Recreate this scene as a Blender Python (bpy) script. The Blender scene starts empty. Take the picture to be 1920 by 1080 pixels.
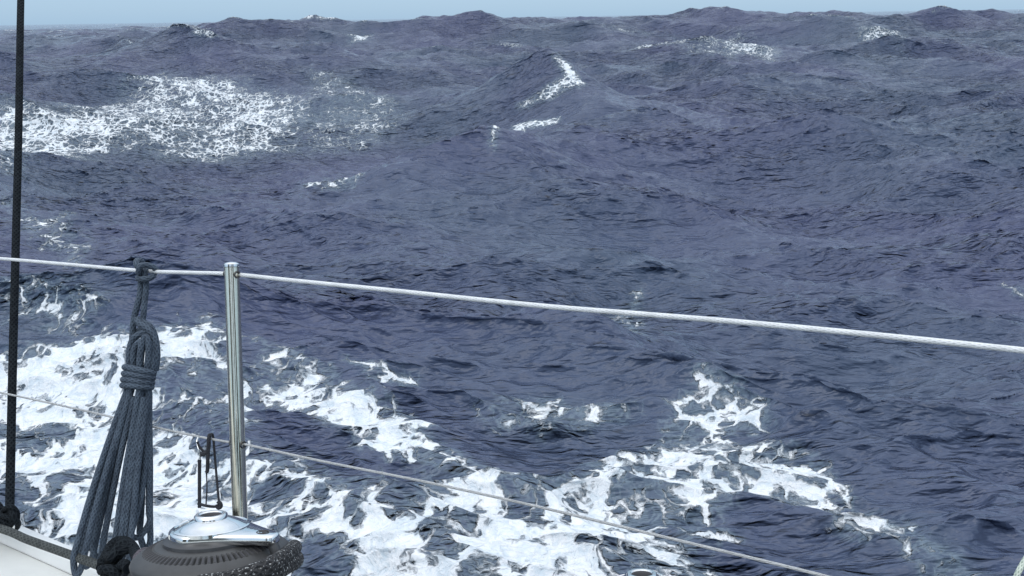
import bpy, bmesh, math, random
import numpy as np
from mathutils import Vector, Matrix

# ------------------------------------------------------------------ camera, sky, sun, exposure
R = math.radians
F = 1663.0                      # focal length in photograph pixels (1920 wide)
CAM_H = 3.0
PITCH, ROLL = R(17.0), R(0.9)
sc = bpy.context.scene
C = sc.collection
fw = Vector((0, math.cos(PITCH), -math.sin(PITCH)))
r0 = Vector((1, 0, 0)); u0 = Vector((0, math.sin(PITCH), math.cos(PITCH)))
rt = math.cos(ROLL) * r0 - math.sin(ROLL) * u0
up = math.sin(ROLL) * r0 + math.cos(ROLL) * u0
EYE = Vector((0, 0, CAM_H))
cam = bpy.data.cameras.new('camera'); camo = bpy.data.objects.new('camera', cam); C.objects.link(camo)
cam.sensor_width = 36; cam.lens = F / 1920 * 36
cam.clip_start = 0.05; cam.clip_end = 20000
m = Matrix((rt, up, -fw)).transposed().to_4x4(); m.translation = EYE
camo.matrix_world = m
sc.camera = camo

SUN_EL, SUN_AZ = R(58), R(-152)      # azimuth measured from +Y towards +X
w = bpy.data.worlds.new("World"); sc.world = w; w.use_nodes = True
nt = w.node_tree; nt.nodes.clear()
wo = nt.nodes.new('ShaderNodeOutputWorld'); bg = nt.nodes.new('ShaderNodeBackground')
sky = nt.nodes.new('ShaderNodeTexSky'); sky.sky_type = 'NISHITA'; sky.sun_disc = False
sky.sun_elevation = SUN_EL; sky.sun_rotation = SUN_AZ
sky.air_density = 1.0; sky.dust_density = .5; sky.ozone_density = 2.0
# a high thin overcast veils the blue sky: brightest towards the horizon, greyer overhead
geo = nt.nodes.new('ShaderNodeTexCoord'); sep = nt.nodes.new('ShaderNodeSeparateXYZ'); nt.links.new(geo.outputs['Generated'], sep.inputs[0])
mrw = nt.nodes.new('ShaderNodeMapRange'); nt.links.new(sep.outputs[2], mrw.inputs[0]); mrw.inputs[1].default_value = 0.0; mrw.inputs[2].default_value = .8
cn = nt.nodes.new('ShaderNodeTexNoise'); cn.inputs['Scale'].default_value = 2.2; cn.inputs['Detail'].default_value = 5
cmp_ = nt.nodes.new('ShaderNodeMapping'); cmp_.inputs['Scale'].default_value = (1, 1, 2.5); nt.links.new(geo.outputs['Generated'], cmp_.inputs[0]); nt.links.new(cmp_.outputs[0], cn.inputs['Vector'])
veil = nt.nodes.new('ShaderNodeMix'); veil.data_type = 'RGBA'; nt.links.new(mrw.outputs[0], veil.inputs[0])
veil.inputs[6].default_value = (2.1, 3.5, 5.1, 1); veil.inputs[7].default_value = (10.2, 10.7, 11.6, 1)
cloud = nt.nodes.new('ShaderNodeMix'); cloud.data_type = 'RGBA'; cloud.blend_type = 'MULTIPLY'; cloud.inputs[0].default_value = 1
crr = nt.nodes.new('ShaderNodeMapRange'); nt.links.new(cn.outputs[0], crr.inputs[0]); crr.inputs[1].default_value = .3; crr.inputs[2].default_value = .7; crr.inputs[3].default_value = .8; crr.inputs[4].default_value = 1.15
crm = nt.nodes.new('ShaderNodeMix'); crm.data_type = 'FLOAT'; nt.links.new(mrw.outputs[0], crm.inputs[0]); crm.inputs[2].default_value = 1.0; nt.links.new(crr.outputs[0], crm.inputs[3])
nt.links.new(veil.outputs[2], cloud.inputs[6]); nt.links.new(crm.outputs[0], cloud.inputs[7])
skym = nt.nodes.new('ShaderNodeMix'); skym.data_type = 'RGBA'; skym.inputs[0].default_value = .82
nt.links.new(sky.outputs[0], skym.inputs[6]); nt.links.new(cloud.outputs[2], skym.inputs[7])
nt.links.new(skym.outputs[2], bg.inputs[0]); bg.inputs[1].default_value = 0.10
nt.links.new(bg.outputs[0], wo.inputs[0])
sl = bpy.data.lights.new('sun', 'SUN'); sl.energy = .6; sl.angle = R(50); sl.color = (1, .98, .95)
so = bpy.data.objects.new('sun', sl); C.objects.link(so)
sd = Vector((math.sin(SUN_AZ) * math.cos(SUN_EL), math.cos(SUN_AZ) * math.cos(SUN_EL), math.sin(SUN_EL)))
so.rotation_euler = sd.to_track_quat('Z', 'Y').to_euler()
sc.view_settings.view_transform = 'Standard'; sc.view_settings.look = 'None'
sc.view_settings.exposure = 0.60; sc.view_settings.gamma = 1

# ------------------------------------------------------------------ the sea surface (pure numpy)
#SEA_BEGIN
def fft_tile(L, N, seed, lmin, lmax, wd, spread, p):
    rg = np.random.default_rng(seed)
    k1 = np.fft.fftfreq(N, d=L / N) * 2 * np.pi
    kx, ky = np.meshgrid(k1, k1, indexing='xy')
    k = np.hypot(kx, ky); k[0, 0] = 1
    th = np.arctan2(ky, kx) - wd
    lam = 2 * np.pi / k
    P = k ** -p * np.abs(np.cos(th)) ** (2 * spread)
    P *= 1 / (1 + (lmin / lam) ** 8) / (1 + (lam / lmax) ** 8)
    P[0, 0] = 0
    H = np.sqrt(P) * (rg.standard_normal((N, N)) + 1j * rg.standard_normal((N, N)))
    h = np.fft.ifft2(H).real; s = 1 / h.std()
    dx = np.fft.ifft2(1j * kx / k * H).real; dy = np.fft.ifft2(1j * ky / k * H).real
    return (L, np.stack([h * s, dx * s, dy * s], -1).astype(np.float32))

def sample(t, x, y):
    L, a = t; N = a.shape[0]
    u = (x / L * N) % N; v = (y / L * N) % N
    i = np.floor(u).astype(np.int64); j = np.floor(v).astype(np.int64)
    fu = (u - i)[:, None].astype(np.float32); fv = (v - j)[:, None].astype(np.float32)
    i %= N; j %= N; i2 = (i + 1) % N; j2 = (j + 1) % N
    return (a[j, i] * (1 - fu) + a[j, i2] * fu) * (1 - fv) + (a[j2, i] * (1 - fu) + a[j2, i2] * fu) * fv

def sstep(a, b, x):
    t = np.clip((x - a) / (b - a), 0, 1); return t * t * (3 - 2 * t)

T_SWELL = fft_tile(420., 512, 11, 22, 90, R(80), 1.5, 4.5)
T_A = fft_tile(97., 768, 5, 2.4, 17, R(74), 1.1, 3.7)
T_B = fft_tile(31., 768, 8, 0.55, 4.5, R(80), 1.6, 3.4)
T_C = fft_tile(9.7, 640, 21, 0.14, 0.7, R(86), 4., 2.3)

# hand-placed swells: centre x, y, height, crest direction (deg from +X), half length, half width near side, half width far side
SWELLS = [
    (-20, 43, 1.85, -4, 13, 7.5, 9),
    (-3, 24, -1.3, 10, 7, 5, 6),
    (2, 66, 1.95, 1, 75, 9, 12),
    (24, 46, 1.0, 12, 14, 7, 9),
    (-17, 60, .35, 2, 6, 5, 6),
    (-3.6, 64, .85, -3, 6, 5, 6),
    (5.5, 63, .6, 3, 5, 5, 6),
    (15.6, 61, .95, -2, 5.5, 5, 6),
    (24, 62, .4, 0, 6, 5, 6),
    (1.2, 11.2, .35, 8, 2.5, 1.6, 1.6),
    (-7, 11, .3, 5, 3, 1.6, 2),
]
# ridges: polyline of (x, y, height), near and far side falloff, exponent
RIDGES = [
    ([(-3.86, 14.43, 0.1), (-2.79, 14.53, 0.5), (-1.77, 14.98, 0.85), (-0.54, 16.31, 1.1), (1.08, 19.14, 1.1), (3.06, 21.04, 0.85), (6.01, 25.63, 0.3)], 2.4, 1.3, 1.4),
    ([(-3.4, 31.0, 0.2), (-1.2, 29.6, 0.6), (1.37, 28.9, 1.15)], 2.6, 1.3, 1.2),
    ([(1.37, 28.9, 1.15), (1.9, 27.6, 1.0), (2.4, 26.2, .75), (3.3, 25.0, 0.1)], 2.4, 1.2, 1.2),
    ([(-23.33, 69.95, 0.3), (-14.78, 58.59, 0.6), (-7.99, 43.52, 0.48), (-4.3, 34.03, 0.12)], 2, 2.4, 1.4),
    ([(-1.49, 12.14, 0.1), (-0.44, 12.26, 0.32), (0.37, 11.7, 0.32), (1.18, 11.08, 0.1)], 1.2, 1, 1.6),
    ([(0.17, 8.88, 0.08), (0.72, 8.77, 0.26), (1.25, 8.61, 0.23), (1.77, 8.44, 0.05)], 0.7, 0.8, 1.6),
    ([(1.61, 9.47, 0.08), (2.22, 9.56, 0.26), (2.75, 9.31, 0.26), (3.41, 8.99, 0.08)], 0.8, 0.9, 1.6),
    ([(0.77, 13.56, 0.06), (1.81, 13.33, 0.3), (3.0, 13.18, 0.27), (4.15, 12.44, 0.09)], 1.1, 1, 1.6),
    ([(0.78, 29.0, 0.14), (3.09, 26.73, 0.56), (6.82, 29.26, 0.7), (12.55, 35.88, 0.63), (21.76, 49.83, 0.21)], 2.2, 2.2, 1.5),
    ([(6.18, 18.87, 0.1), (7.21, 18.11, 0.5), (8.98, 18.88, 0.45), (10.93, 18.88, 0.25)], 1.7, 1.5, 1.5),
    ([(4.37, 11.75, 0.1), (5.33, 11.84, 0.32), (6.31, 11.75, 0.29), (7.32, 11.59, 0.16)], 1.1, 1.1, 1.6),
    ([(-4.18, 8.06, 0.07), (-3.4, 8.08, 0.2), (-2.78, 8.08, 0.22), (-2.51, 7.98, 0.07)], 0.6, 0.7, 1.6),
    ([(-4.91, 8.7, 0.07), (-4.17, 8.57, 0.25), (-3.42, 8.59, 0.25), (-2.86, 8.84, 0.05)], 0.9, 0.8, 1.6),
    ([(-1.51, 7.27, 0.06), (-0.83, 6.25, 0.16), (-0.24, 5.45, 0.16), (0.15, 4.99, 0.1), (0.3, 4.71, 0.03)], 0.3, 0.35, 1.6),
    ([(-1.98, 5.57, 0.10), (-1.4, 5.19, 0.17), (-1.1, 5.04, 0.17), (-0.67, 4.75, 0.12), (-0.27, 4.56, 0.05)], 0.45, 0.4, 1.7),
    ([(-9.05, 17.5, 0.12), (-7.19, 17.14, 0.2), (-4.95, 16.18, 0.22), (-3.39, 15.64, 0.16)], 1.6, 1.4, 1.6),
]
def seg_dist(x, y, a, b):
    ax, ay = a[:2]; bx, by = b[:2]; dx, dy = bx - ax, by - ay
    t = np.clip(((x - ax) * dx + (y - ay) * dy) / (dx * dx + dy * dy), 0, 1)
    px = x - ax - t * dx; py = y - ay - t * dy
    return np.hypot(px, py), t, dx * py - dy * px
def hand(x, y):
    z = np.zeros_like(x)
    for cx, cy, h, dg, ln, wn, wf in SWELLS:
        c, s = math.cos(R(dg)), math.sin(R(dg))
        u = (x - cx) * c + (y - cy) * s; v = -(x - cx) * s + (y - cy) * c
        ww = np.where(v < 0, wn, wf)
        z += h * np.exp(-(u / ln) ** 2 / 1.5 - np.abs(v / ww) ** 1.8)
    for pts, wn, wf, ex in RIDGES:
        best = np.zeros_like(x)
        for a, b in zip(pts[:-1], pts[1:]):
            d, t, side = seg_dist(x, y, a, b)
            hh = a[2] + (b[2] - a[2]) * t
            ww = wf + (wn - wf) / (1 + np.exp(np.clip(np.where(b[0] >= a[0], side, -side) / (.25 * (wn + wf)), -30, 30)))
            best = np.maximum(best, hh * np.exp(-(np.sqrt(d * d + .02) / ww) ** ex))
        z += best
    return z
def poly_density(x, y, poly, soft):
    poly = np.asarray(poly); n = len(poly)
    x0, y0 = poly.min(0) - 3 * soft; x1, y1 = poly.max(0) + 3 * soft
    out = np.zeros_like(x); m = (x > x0) & (x < x1) & (y > y0) & (y < y1)
    X = x[m]; Y = y[m]
    if not len(X): return out
    ins = np.zeros(len(X), bool); d = np.full(len(X), 1e9)
    for i in range(n):
        a = poly[i]; b = poly[(i + 1) % n]
        cond = ((a[1] > Y) != (b[1] > Y))
        with np.errstate(divide='ignore', invalid='ignore'):
            xi = (b[0] - a[0]) * (Y - a[1]) / (b[1] - a[1]) + a[0]
        ins ^= cond & (X < xi)
        d = np.minimum(d, seg_dist(X, Y, a, b)[0])
    sd_ = np.where(ins, d, -d)
    out[m] = sstep(-soft, soft, sd_)
    return out
#FOAM_BEGIN
FOAM = [
    (0.93, 0.35, [(-5.33, 7.51), (-4.56, 7.41), (-3.83, 7.39), (-3.16, 7.51), (-2.66, 7.57), (-2.46, 7.16), (-2.77, 6.78), (-2.75, 6.36), (-2.04, 5.65), (-1.49, 5.51), (-1.06, 4.98), (-0.46, 4.62), (-0.2, 4.34), (0.09, 3.94), (-1.26, 3.02), (-3.39, 3.66), (-6.33, 7.85)]),
    (0.78, 0.25, [(-2.77, 6.78), (-2.46, 7.16), (-2.15, 6.76), (-1.92, 5.89), (-2.72, 6.26)]),
    (0.86, 0.18, [(-2.12, 6.81), (-1.63, 6.98), (-1.1, 6.4), (-0.65, 6.06), (-0.23, 5.27), (-0.02, 5.07), (0.04, 4.66), (-0.28, 4.83), (-0.74, 5.38), (-1.26, 5.86), (-1.98, 6.53)]),
    (0.90, 0.16, [(-1.34, 6.34), (-0.81, 6.03), (-0.38, 5.48), (-0.12, 5.11), (-0.23, 5.05), (-0.57, 5.16), (-1.03, 5.63)]),
    (0.92, 0.25, [(-1.19, 5.13), (-0.23, 5.1), (0.29, 4.6), (0.56, 4.41), (0.79, 4.02), (-0.19, 3.82), (-0.98, 4.5)]),
    (0.86, 0.20, [(-0.02, 5.07), (0.64, 5.19), (1.31, 5.01), (1.06, 4.66), (0.56, 4.43), (0.79, 4.02), (0.37, 4.02), (0.1, 4.57)]),
    (0.84, 0.18, [(0.51, 5.64), (1.14, 6.01), (1.24, 6.4), (1.52, 6.54), (1.94, 6.19), (1.88, 5.96), (1.45, 6), (1.93, 5.61), (2.13, 5.32), (1.96, 4.86), (1.5, 5.09), (1.07, 4.68), (0.71, 4.85), (0.47, 5.18)]),
    (0.78, 0.15, [(2.1, 5.23), (2.17, 4.9), (2.36, 4.71), (2.28, 4.6), (2.08, 4.8)]),
    (0.72, 0.15, [(2.29, 4.54), (2.47, 4.45), (2.57, 4.17), (2.28, 4.11), (2.23, 4.4)]),
    (0.55, 0.20, [(-0.27, 6.41), (0.16, 6.65), (0.99, 6.37), (0.88, 6.16), (0.14, 6.01), (-0.18, 6.13)]),
    (0.62, 0.10, [(-1.46, 7.04), (-1.08, 6.92), (-0.76, 6.85), (-0.82, 6.52), (-1.17, 6.64)]),
    (0.62, 1.50, [(-19.47, 31.35), (-16.66, 30.97), (-15.39, 34.68), (-14.8, 38.79), (-11.03, 37.46), (-8.55, 36.97), (-6.04, 30.52), (-6.36, 26.81), (-8.35, 25.91), (-11.5, 25.36), (-11.78, 21.41), (-11.53, 18.75)]),
    (0.74, 0.90, [(-18.41, 30.75), (-16.12, 30.58), (-15.09, 32.16), (-14.58, 34.61), (-11.34, 26.23), (-13.09, 25.6), (-12.68, 20.81)]),
    (0.70, 0.90, [(-13.31, 36.42), (-10.94, 37.08), (-8.67, 35.53), (-7.74, 30.8), (-9.84, 31.73), (-12.57, 34.8)]),
    (0.46, 1.00, [(-9.09, 39.71), (-5.56, 37.27), (-3.3, 28.56), (-4.11, 26.77), (-6.3, 26.49), (-8.28, 35.63)]),
    (0.56, 0.40, [(-10.53, 17.75), (-7.55, 13.79), (-7.1, 14.02), (-3.93, 8.43), (-6.05, 11.64), (-6.88, 12.16)]),
    (0.53, 0.30, [(-5.55, 9.1), (-4.44, 8.26), (-3.73, 7.91), (-3.92, 7.62), (-4.83, 7.92)]),
    (0.86, 0.22, [(1.38, 28.61), (1.8, 28.38), (2.31, 27.33), (2.08, 27.08), (1.72, 27.62)]),
    (0.80, 0.30, [(1.73, 27.82), (2.17, 27.19), (1.21, 27.11), (0.41, 27.33), (0.25, 27.61), (0.9, 27.51)]),
    (0.82, 0.16, [(-0.38, 15.82), (0.08, 26.71), (1.47, 26), (1.45, 25.63), (0.46, 25.89), (-0.24, 15.81)]),
    (0.66, 0.20, [(-3.87, 16.08), (-4.97, 23.73), (-2.56, 15.32), (-2.7, 15.04), (-3.27, 15.08)]),
    (0.62, 0.80, [(10.96, 48.73), (14.93, 57.51), (14.25, 47.79), (13.34, 45.99), (12.56, 48.26)]),
    (0.62, 0.80, [(21.71, 57.12), (24.47, 56.55), (18.65, 43.58), (21.44, 55.42)]),
    (0.65, 0.80, [(-73.01, 142.37), (-70.37, 143.69), (-69.45, 144.14), (-72.54, 142.61)]),
    (0.60, 0.60, [(-10.96, 62.76), (-9.1, 62.43), (-9.08, 59.74), (-10.24, 59.38)]),
    (0.38, 1.20, [(5.31, 62.35), (12.11, 60.33), (18.28, 57.69), (16.55, 57.32), (10.31, 59.88), (5.84, 60.32)]),
    (0.44, 1.00, [(10.31, 59.88), (15.57, 57.43), (12.06, 46.28), (8.99, 47.27)]),
    (0.55, 0.15, [(0.33, 8.81), (1.54, 10.17), (1.33, 8.06), (0.6, 7.91)]),
    (0.50, 0.15, [(6.1, 10.53), (6.35, 10.41), (6.28, 10.26), (6.09, 10.27)]),
    (0.62, 0.12, [(1.95, 4.81), (2.12, 4.58), (2.03, 4.51), (1.91, 4.69)]),
    (0.84, 0.20, [(-0.09, 5.08), (0.51, 5.24), (0.78, 4.87), (0.56, 4.46), (0.1, 4.61)]),
    (0.80, 0.15, [(0.57, 4.59), (1.16, 4.68), (1.31, 4.61), (1.02, 4.42), (1.28, 4.04), (0.6, 4.07), (0.41, 4.46)]),
    (0.72, 0.15, [(1.45, 6.63), (1.8, 6.49), (1.79, 6.26), (1.37, 6.41)]),
    (0.66, 0.20, [(-2.26, 7.35), (-1.84, 7.13), (-1.44, 6.91), (-1.76, 6.73), (-2.11, 6.76)]),
    (-0.75, 0.22, [(-3.88, 5.75), (-3.4, 5.6), (-3.11, 5.7), (-3, 5.31), (-3.1, 5.01), (-3.63, 5.17)]),
    (-0.60, 0.20, [(-4.1, 6.49), (-3.82, 6.45), (-3.5, 6.22), (-3.62, 6.03), (-3.95, 6.05)]),
    (-0.55, 0.20, [(-2.8, 6.76), (-2.44, 6.87), (-2.29, 6.32), (-2.54, 6.22)]),
    (-0.75, 0.15, [(-1.72, 5.28), (-1.46, 5.09), (-1.42, 4.99), (-1.67, 5.07)]),
    (-0.70, 0.18, [(-1.89, 6.08), (-1.38, 6.07), (-1.19, 5.47), (-1.66, 5.61)]),
    (-0.80, 0.15, [(-1.29, 4.62), (-1.01, 4.47), (-0.89, 3.99), (-1.17, 4.09)]),
    (-0.60, 0.15, [(-0.57, 4.46), (-0.35, 4.41), (-0.35, 4.2), (-0.52, 4.24)]),
    (-0.55, 0.15, [(-1.12, 5.13), (-0.66, 5.01), (-0.52, 4.62), (-0.72, 4.69)]),
    (0.78, 0.20, [(-2.12, 6.81), (-1.74, 7.06), (-1.43, 6.87), (-1.43, 6.37), (-1.99, 6.6)]),
    (0.80, 0.15, [(-0.12, 5.14), (0.15, 5.07), (0.3, 4.64), (0.11, 4.64), (-0.12, 5.04)]),
    (0.70, 0.12, [(1.97, 4.88), (2.21, 4.82), (2.35, 4.54), (2.25, 4.45), (2.01, 4.63)]),
]
#FOAM_END
def surface(x, y):
    """rest position -> displaced x, y, z, foam density, bubble tint"""
    r = np.hypot(x, y)
    z = hand(x, y)
    fs = sstep(35, 90, r)
    a = sample(T_SWELL, x, y); b = sample(T_A, x + 13, y + 5); c = sample(T_B, x, y); e = sample(T_C, x, y)
    sA = .38 - .08 * sstep(40, 70, r); sS = .5 * fs
    sB = .088 * (1 - sstep(150, 400, r)); sC = .022 * (1 - sstep(18, 70, r))
    calm = 1 - .6 * np.exp(-((x + 1.5) / 5.5) ** 2 - ((y - 25) / 6.5) ** 2)
    sA = sA * (1 - .25 * np.exp(-((x + 2) / 11) ** 4 - (y / 48) ** 4))
    sA = sA * calm; sB = sB * calm; sC = sC * calm
    z = z + sS * a[:, 0] + sA * b[:, 0] + sB * c[:, 0] + sC * e[:, 0]
    X = x + 1.15 * sA * b[:, 1] + 1.0 * sB * c[:, 1] + .9 * sC * e[:, 1]
    Y = y + 1.15 * sA * b[:, 2] + 1.0 * sB * c[:, 2] + .9 * sC * e[:, 2]
    D = np.zeros_like(x); Bt = np.zeros_like(x)
    for lvl, soft, poly in FOAM:
        q = poly_density(X, Y, poly, soft)
        if lvl < 0: D = D * (1 + lvl * q); continue
        D = np.maximum(D, lvl * q)
        Bt = np.maximum(Bt, min(1, lvl * 1.3) * q)
    # froth is a lumpy layer standing a little proud of the water
    lump = sample(T_C, x * .7 + 3, y * .7)[:, 0]
    near = 1 - sstep(14, 40, r)
    z = z + D * .018 * lump * near
    cap = sstep(1.7, 2.9, b[:, 0] + .6 * c[:, 0]) * sstep(26, 45, r)
    D = np.maximum(D, .58 * cap)
    return X, Y, z, D, Bt
#SEA_END

# ------------------------------------------------------------------ node helpers
def mat(name):
    m = bpy.data.materials.new(name); m.use_nodes = True
    return m, m.node_tree, m.node_tree.nodes['Principled BSDF']
def nd(nt, typ, **kw):
    n = nt.nodes.new(typ)
    for k, v in kw.items():
        if k.startswith('i_'): n.inputs[k[2:].replace('_', ' ')].default_value = v
        elif k.startswith('n'): n.inputs[int(k[1:])].default_value = v
        else: setattr(n, k, v)
    return n
def mth(nt, op, a, b=None, c=None, clamp=False):
    n = nt.nodes.new('ShaderNodeMath'); n.operation = op; n.use_clamp = clamp
    for i, v in enumerate((a, b, c)):
        if v is None: continue
        if hasattr(v, 'is_linked') or hasattr(v, 'links'): nt.links.new(v, n.inputs[i])
        else: n.inputs[i].default_value = v
    return n.outputs[0]
def mixc(nt, f, a, b):
    n = nt.nodes.new('ShaderNodeMix'); n.data_type = 'RGBA'
    for i, v in ((0, f), (6, a), (7, b)):
        if hasattr(v, 'links'): nt.links.new(v, n.inputs[i])
        else: n.inputs[i].default_value = v
    return n.outputs[2]
def mrange(nt, v, a, b, c=0., d=1., smooth=True):
    n = nt.nodes.new('ShaderNodeMapRange'); n.interpolation_type = 'SMOOTHSTEP' if smooth else 'LINEAR'
    nt.links.new(v, n.inputs[0])
    for i, q in enumerate((a, b, c, d)): 
        if hasattr(q, 'links'): nt.links.new(q, n.inputs[i + 1])
        else: n.inputs[i + 1].default_value = q
    return n.outputs[0]

# ------------------------------------------------------------------ water
def water_material():
    m, nt, bs = mat('sea_water'); L = nt.links.new
    tc = nd(nt, 'ShaderNodeTexCoord'); P = tc.outputs['Object']
    at_ = nd(nt, 'ShaderNodeAttribute', attribute_name='foam'); D = at_.outputs['Fac']
    ab = nd(nt, 'ShaderNodeAttribute', attribute_name='bubbles'); Bt = ab.outputs['Fac']
    # flatten z so that the pattern rides the surface
    mp = nd(nt, 'ShaderNodeMapping'); mp.inputs['Scale'].default_value = (1, 1, .9); L(P, mp.inputs[0])
    Q = mp.outputs[0]
    # warp
    wn = nd(nt, 'ShaderNodeTexNoise', i_Scale=1.7, i_Detail=4., i_Roughness=.6); L(Q, wn.inputs['Vector'])
    wv = nd(nt, 'ShaderNodeVectorMath', operation='MULTIPLY_ADD')
    wv.inputs[1].default_value = (.55, .55, .1); L(wn.outputs['Color'], wv.inputs[0]); L(Q, wv.inputs[2])
    W = wv.outputs[0]
    wn2 = nd(nt, 'ShaderNodeTexNoise', i_Scale=9., i_Detail=3., i_Roughness=.6); L(Q, wn2.inputs['Vector'])
    wv2 = nd(nt, 'ShaderNodeVectorMath', operation='MULTIPLY_ADD')
    wv2.inputs[1].default_value = (.09, .09, .05); L(wn2.outputs['Color'], wv2.inputs[0]); L(W, wv2.inputs[2])
    W2 = wv2.outputs[0]
    def web(scale, width):
        v = nd(nt, 'ShaderNodeTexVoronoi', feature='DISTANCE_TO_EDGE', i_Scale=scale); L(W2, v.inputs['Vector'])
        return mrange(nt, v.outputs['Distance'], 0., width, 1., 0.)
    web1 = web(2.2, .19); web2 = web(5.5, .22)
    n1 = nd(nt, 'ShaderNodeTexNoise', i_Scale=1.5, i_Detail=7., i_Roughness=.62); L(W, n1.inputs['Vector'])
    n2 = nd(nt, 'ShaderNodeTexNoise', i_Scale=6., i_Detail=5., i_Roughness=.65); L(W2, n2.inputs['Vector'])
    ln = nd(nt, 'ShaderNodeVectorMath', operation='LENGTH'); L(P, ln.inputs[0])
    pat = mth(nt, 'MULTIPLY', web1, mrange(nt, ln.outputs['Value'], 10., 22., .40, .12))
    pat = mth(nt, 'ADD', pat, mrange(nt, ln.outputs['Value'], 10., 22., 0., .15))
    pat = mth(nt, 'MULTIPLY_ADD', web2, .32, pat)
    pat = mth(nt, 'MULTIPLY_ADD', n1.outputs[0], 1.25, pat)
    pat = mth(nt, 'MULTIPLY_ADD', n2.outputs[0], .30, pat)      # roughly .85 .. 1.5, mean about 1.05
    n0 = nd(nt, 'ShaderNodeTexNoise', i_Scale=.42, i_Detail=3., i_Roughness=.6); L(W, n0.inputs['Vector'])
    pat = mth(nt, 'MULTIPLY_ADD', mth(nt, 'SUBTRACT', n0.outputs[0], .5), .8, pat)
    v = mth(nt, 'MULTIPLY_ADD', D, 1.05, mth(nt, 'ADD', pat, .02))
    n3 = nd(nt, 'ShaderNodeTexNoise', i_Scale=19., i_Detail=4., i_Roughness=.65); L(W2, n3.inputs['Vector'])
    web3 = web(14., .30)
    vf = mth(nt, 'MULTIPLY_ADD', mth(nt, 'SUBTRACT', n3.outputs[0], .5), .50, v)
    vf = mth(nt, 'MULTIPLY_ADD', mth(nt, 'SUBTRACT', web3, .45), .13, vf)
    gate = mrange(nt, D, .03, .16)
    fo = mth(nt, 'MULTIPLY', mrange(nt, vf, 1.71, 1.99), gate)
    thin = mth(nt, 'MULTIPLY', mrange(nt, mth(nt, 'MULTIPLY_ADD', web3, .22, vf), 1.45, 1.95), mrange(nt, D, .05, .3))
    # colours: deep blue water, grey-teal where bubbles hang below the surface, off-white froth
    big = nd(nt, 'ShaderNodeTexNoise', i_Scale=.13, i_Detail=3.); L(Q, big.inputs['Vector'])
    deep = mixc(nt, mrange(nt, big.outputs[0], .34, .66), (.066, .080, .144, 1), (.061, .087, .136, 1))
    wat = mixc(nt, mth(nt, 'MULTIPLY', Bt, .30), deep, (.10, .15, .185, 1))
    wat = mixc(nt, mth(nt, 'MULTIPLY', thin, .34), wat, (.25, .33, .37, 1))
    fvar = mixc(nt, mrange(nt, mth(nt, 'MULTIPLY_ADD', n3.outputs[0], .5, mth(nt, 'MULTIPLY', n2.outputs[0], .5)), .36, .60), (.56, .64, .69, 1), (.80, .82, .83, 1))
    col = mixc(nt, fo, wat, fvar)
    L(col, bs.inputs['Base Color'])
    L(mrange(nt, fo, 0, 1, .13, .85, False), bs.inputs['Roughness'])
    bs.inputs['IOR'].default_value = 1.36
    # fine wind ripples, crests lying across the view
    mp2 = nd(nt, 'ShaderNodeMapping'); mp2.inputs['Scale'].default_value = (.28, 1., .6); mp2.inputs['Rotation'].default_value = (0, 0, R(-8)); L(P, mp2.inputs[0])
    gu = nd(nt, 'ShaderNodeTexNoise', i_Scale=.30, i_Detail=3., i_Roughness=.55, i_Distortion=.3); L(mp2.outputs[0], gu.inputs['Vector'])
    gust = mrange(nt, gu.outputs[0], .36, .60, .60, 1.4)
    rp = nd(nt, 'ShaderNodeTexNoise', i_Scale=17., i_Detail=2.5, i_Roughness=.5, i_Distortion=.15); L(mp2.outputs[0], rp.inputs['Vector'])
    rq = nd(nt, 'ShaderNodeTexNoise', i_Scale=3.2, i_Detail=2.5, i_Roughness=.5, i_Distortion=.2); L(mp2.outputs[0], rq.inputs['Vector'])
    b1 = nd(nt, 'ShaderNodeBump', i_Strength=1., i_Distance=.085); L(rp.outputs[0], b1.inputs['Height']); L(mth(nt, 'MULTIPLY', gust, mrange(nt, fo, 0, 1, 1., .25, False)), b1.inputs['Strength'])
    b2 = nd(nt, 'ShaderNodeBump', i_Strength=1., i_Distance=.38); L(rq.outputs[0], b2.inputs['Height']); L(mth(nt, 'MULTIPLY', gust, mrange(nt, fo, 0, 1, 1., .3, False)), b2.inputs['Strength']); L(b1.outputs[0], b2.inputs['Normal'])
    fh = mth(nt, 'ADD', fo, mth(nt, 'MULTIPLY', mth(nt, 'ADD', n2.outputs[0], mth(nt, 'MULTIPLY', n3.outputs[0], .6)), mth(nt, 'MULTIPLY', fo, 1.1)))
    b3 = nd(nt, 'ShaderNodeBump', i_Strength=.8, i_Distance=.036); L(fh, b3.inputs['Height']); L(b2.outputs[0], b3.inputs['Normal'])
    L(b3.outputs[0], bs.inputs['Normal'])
    return m

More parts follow.
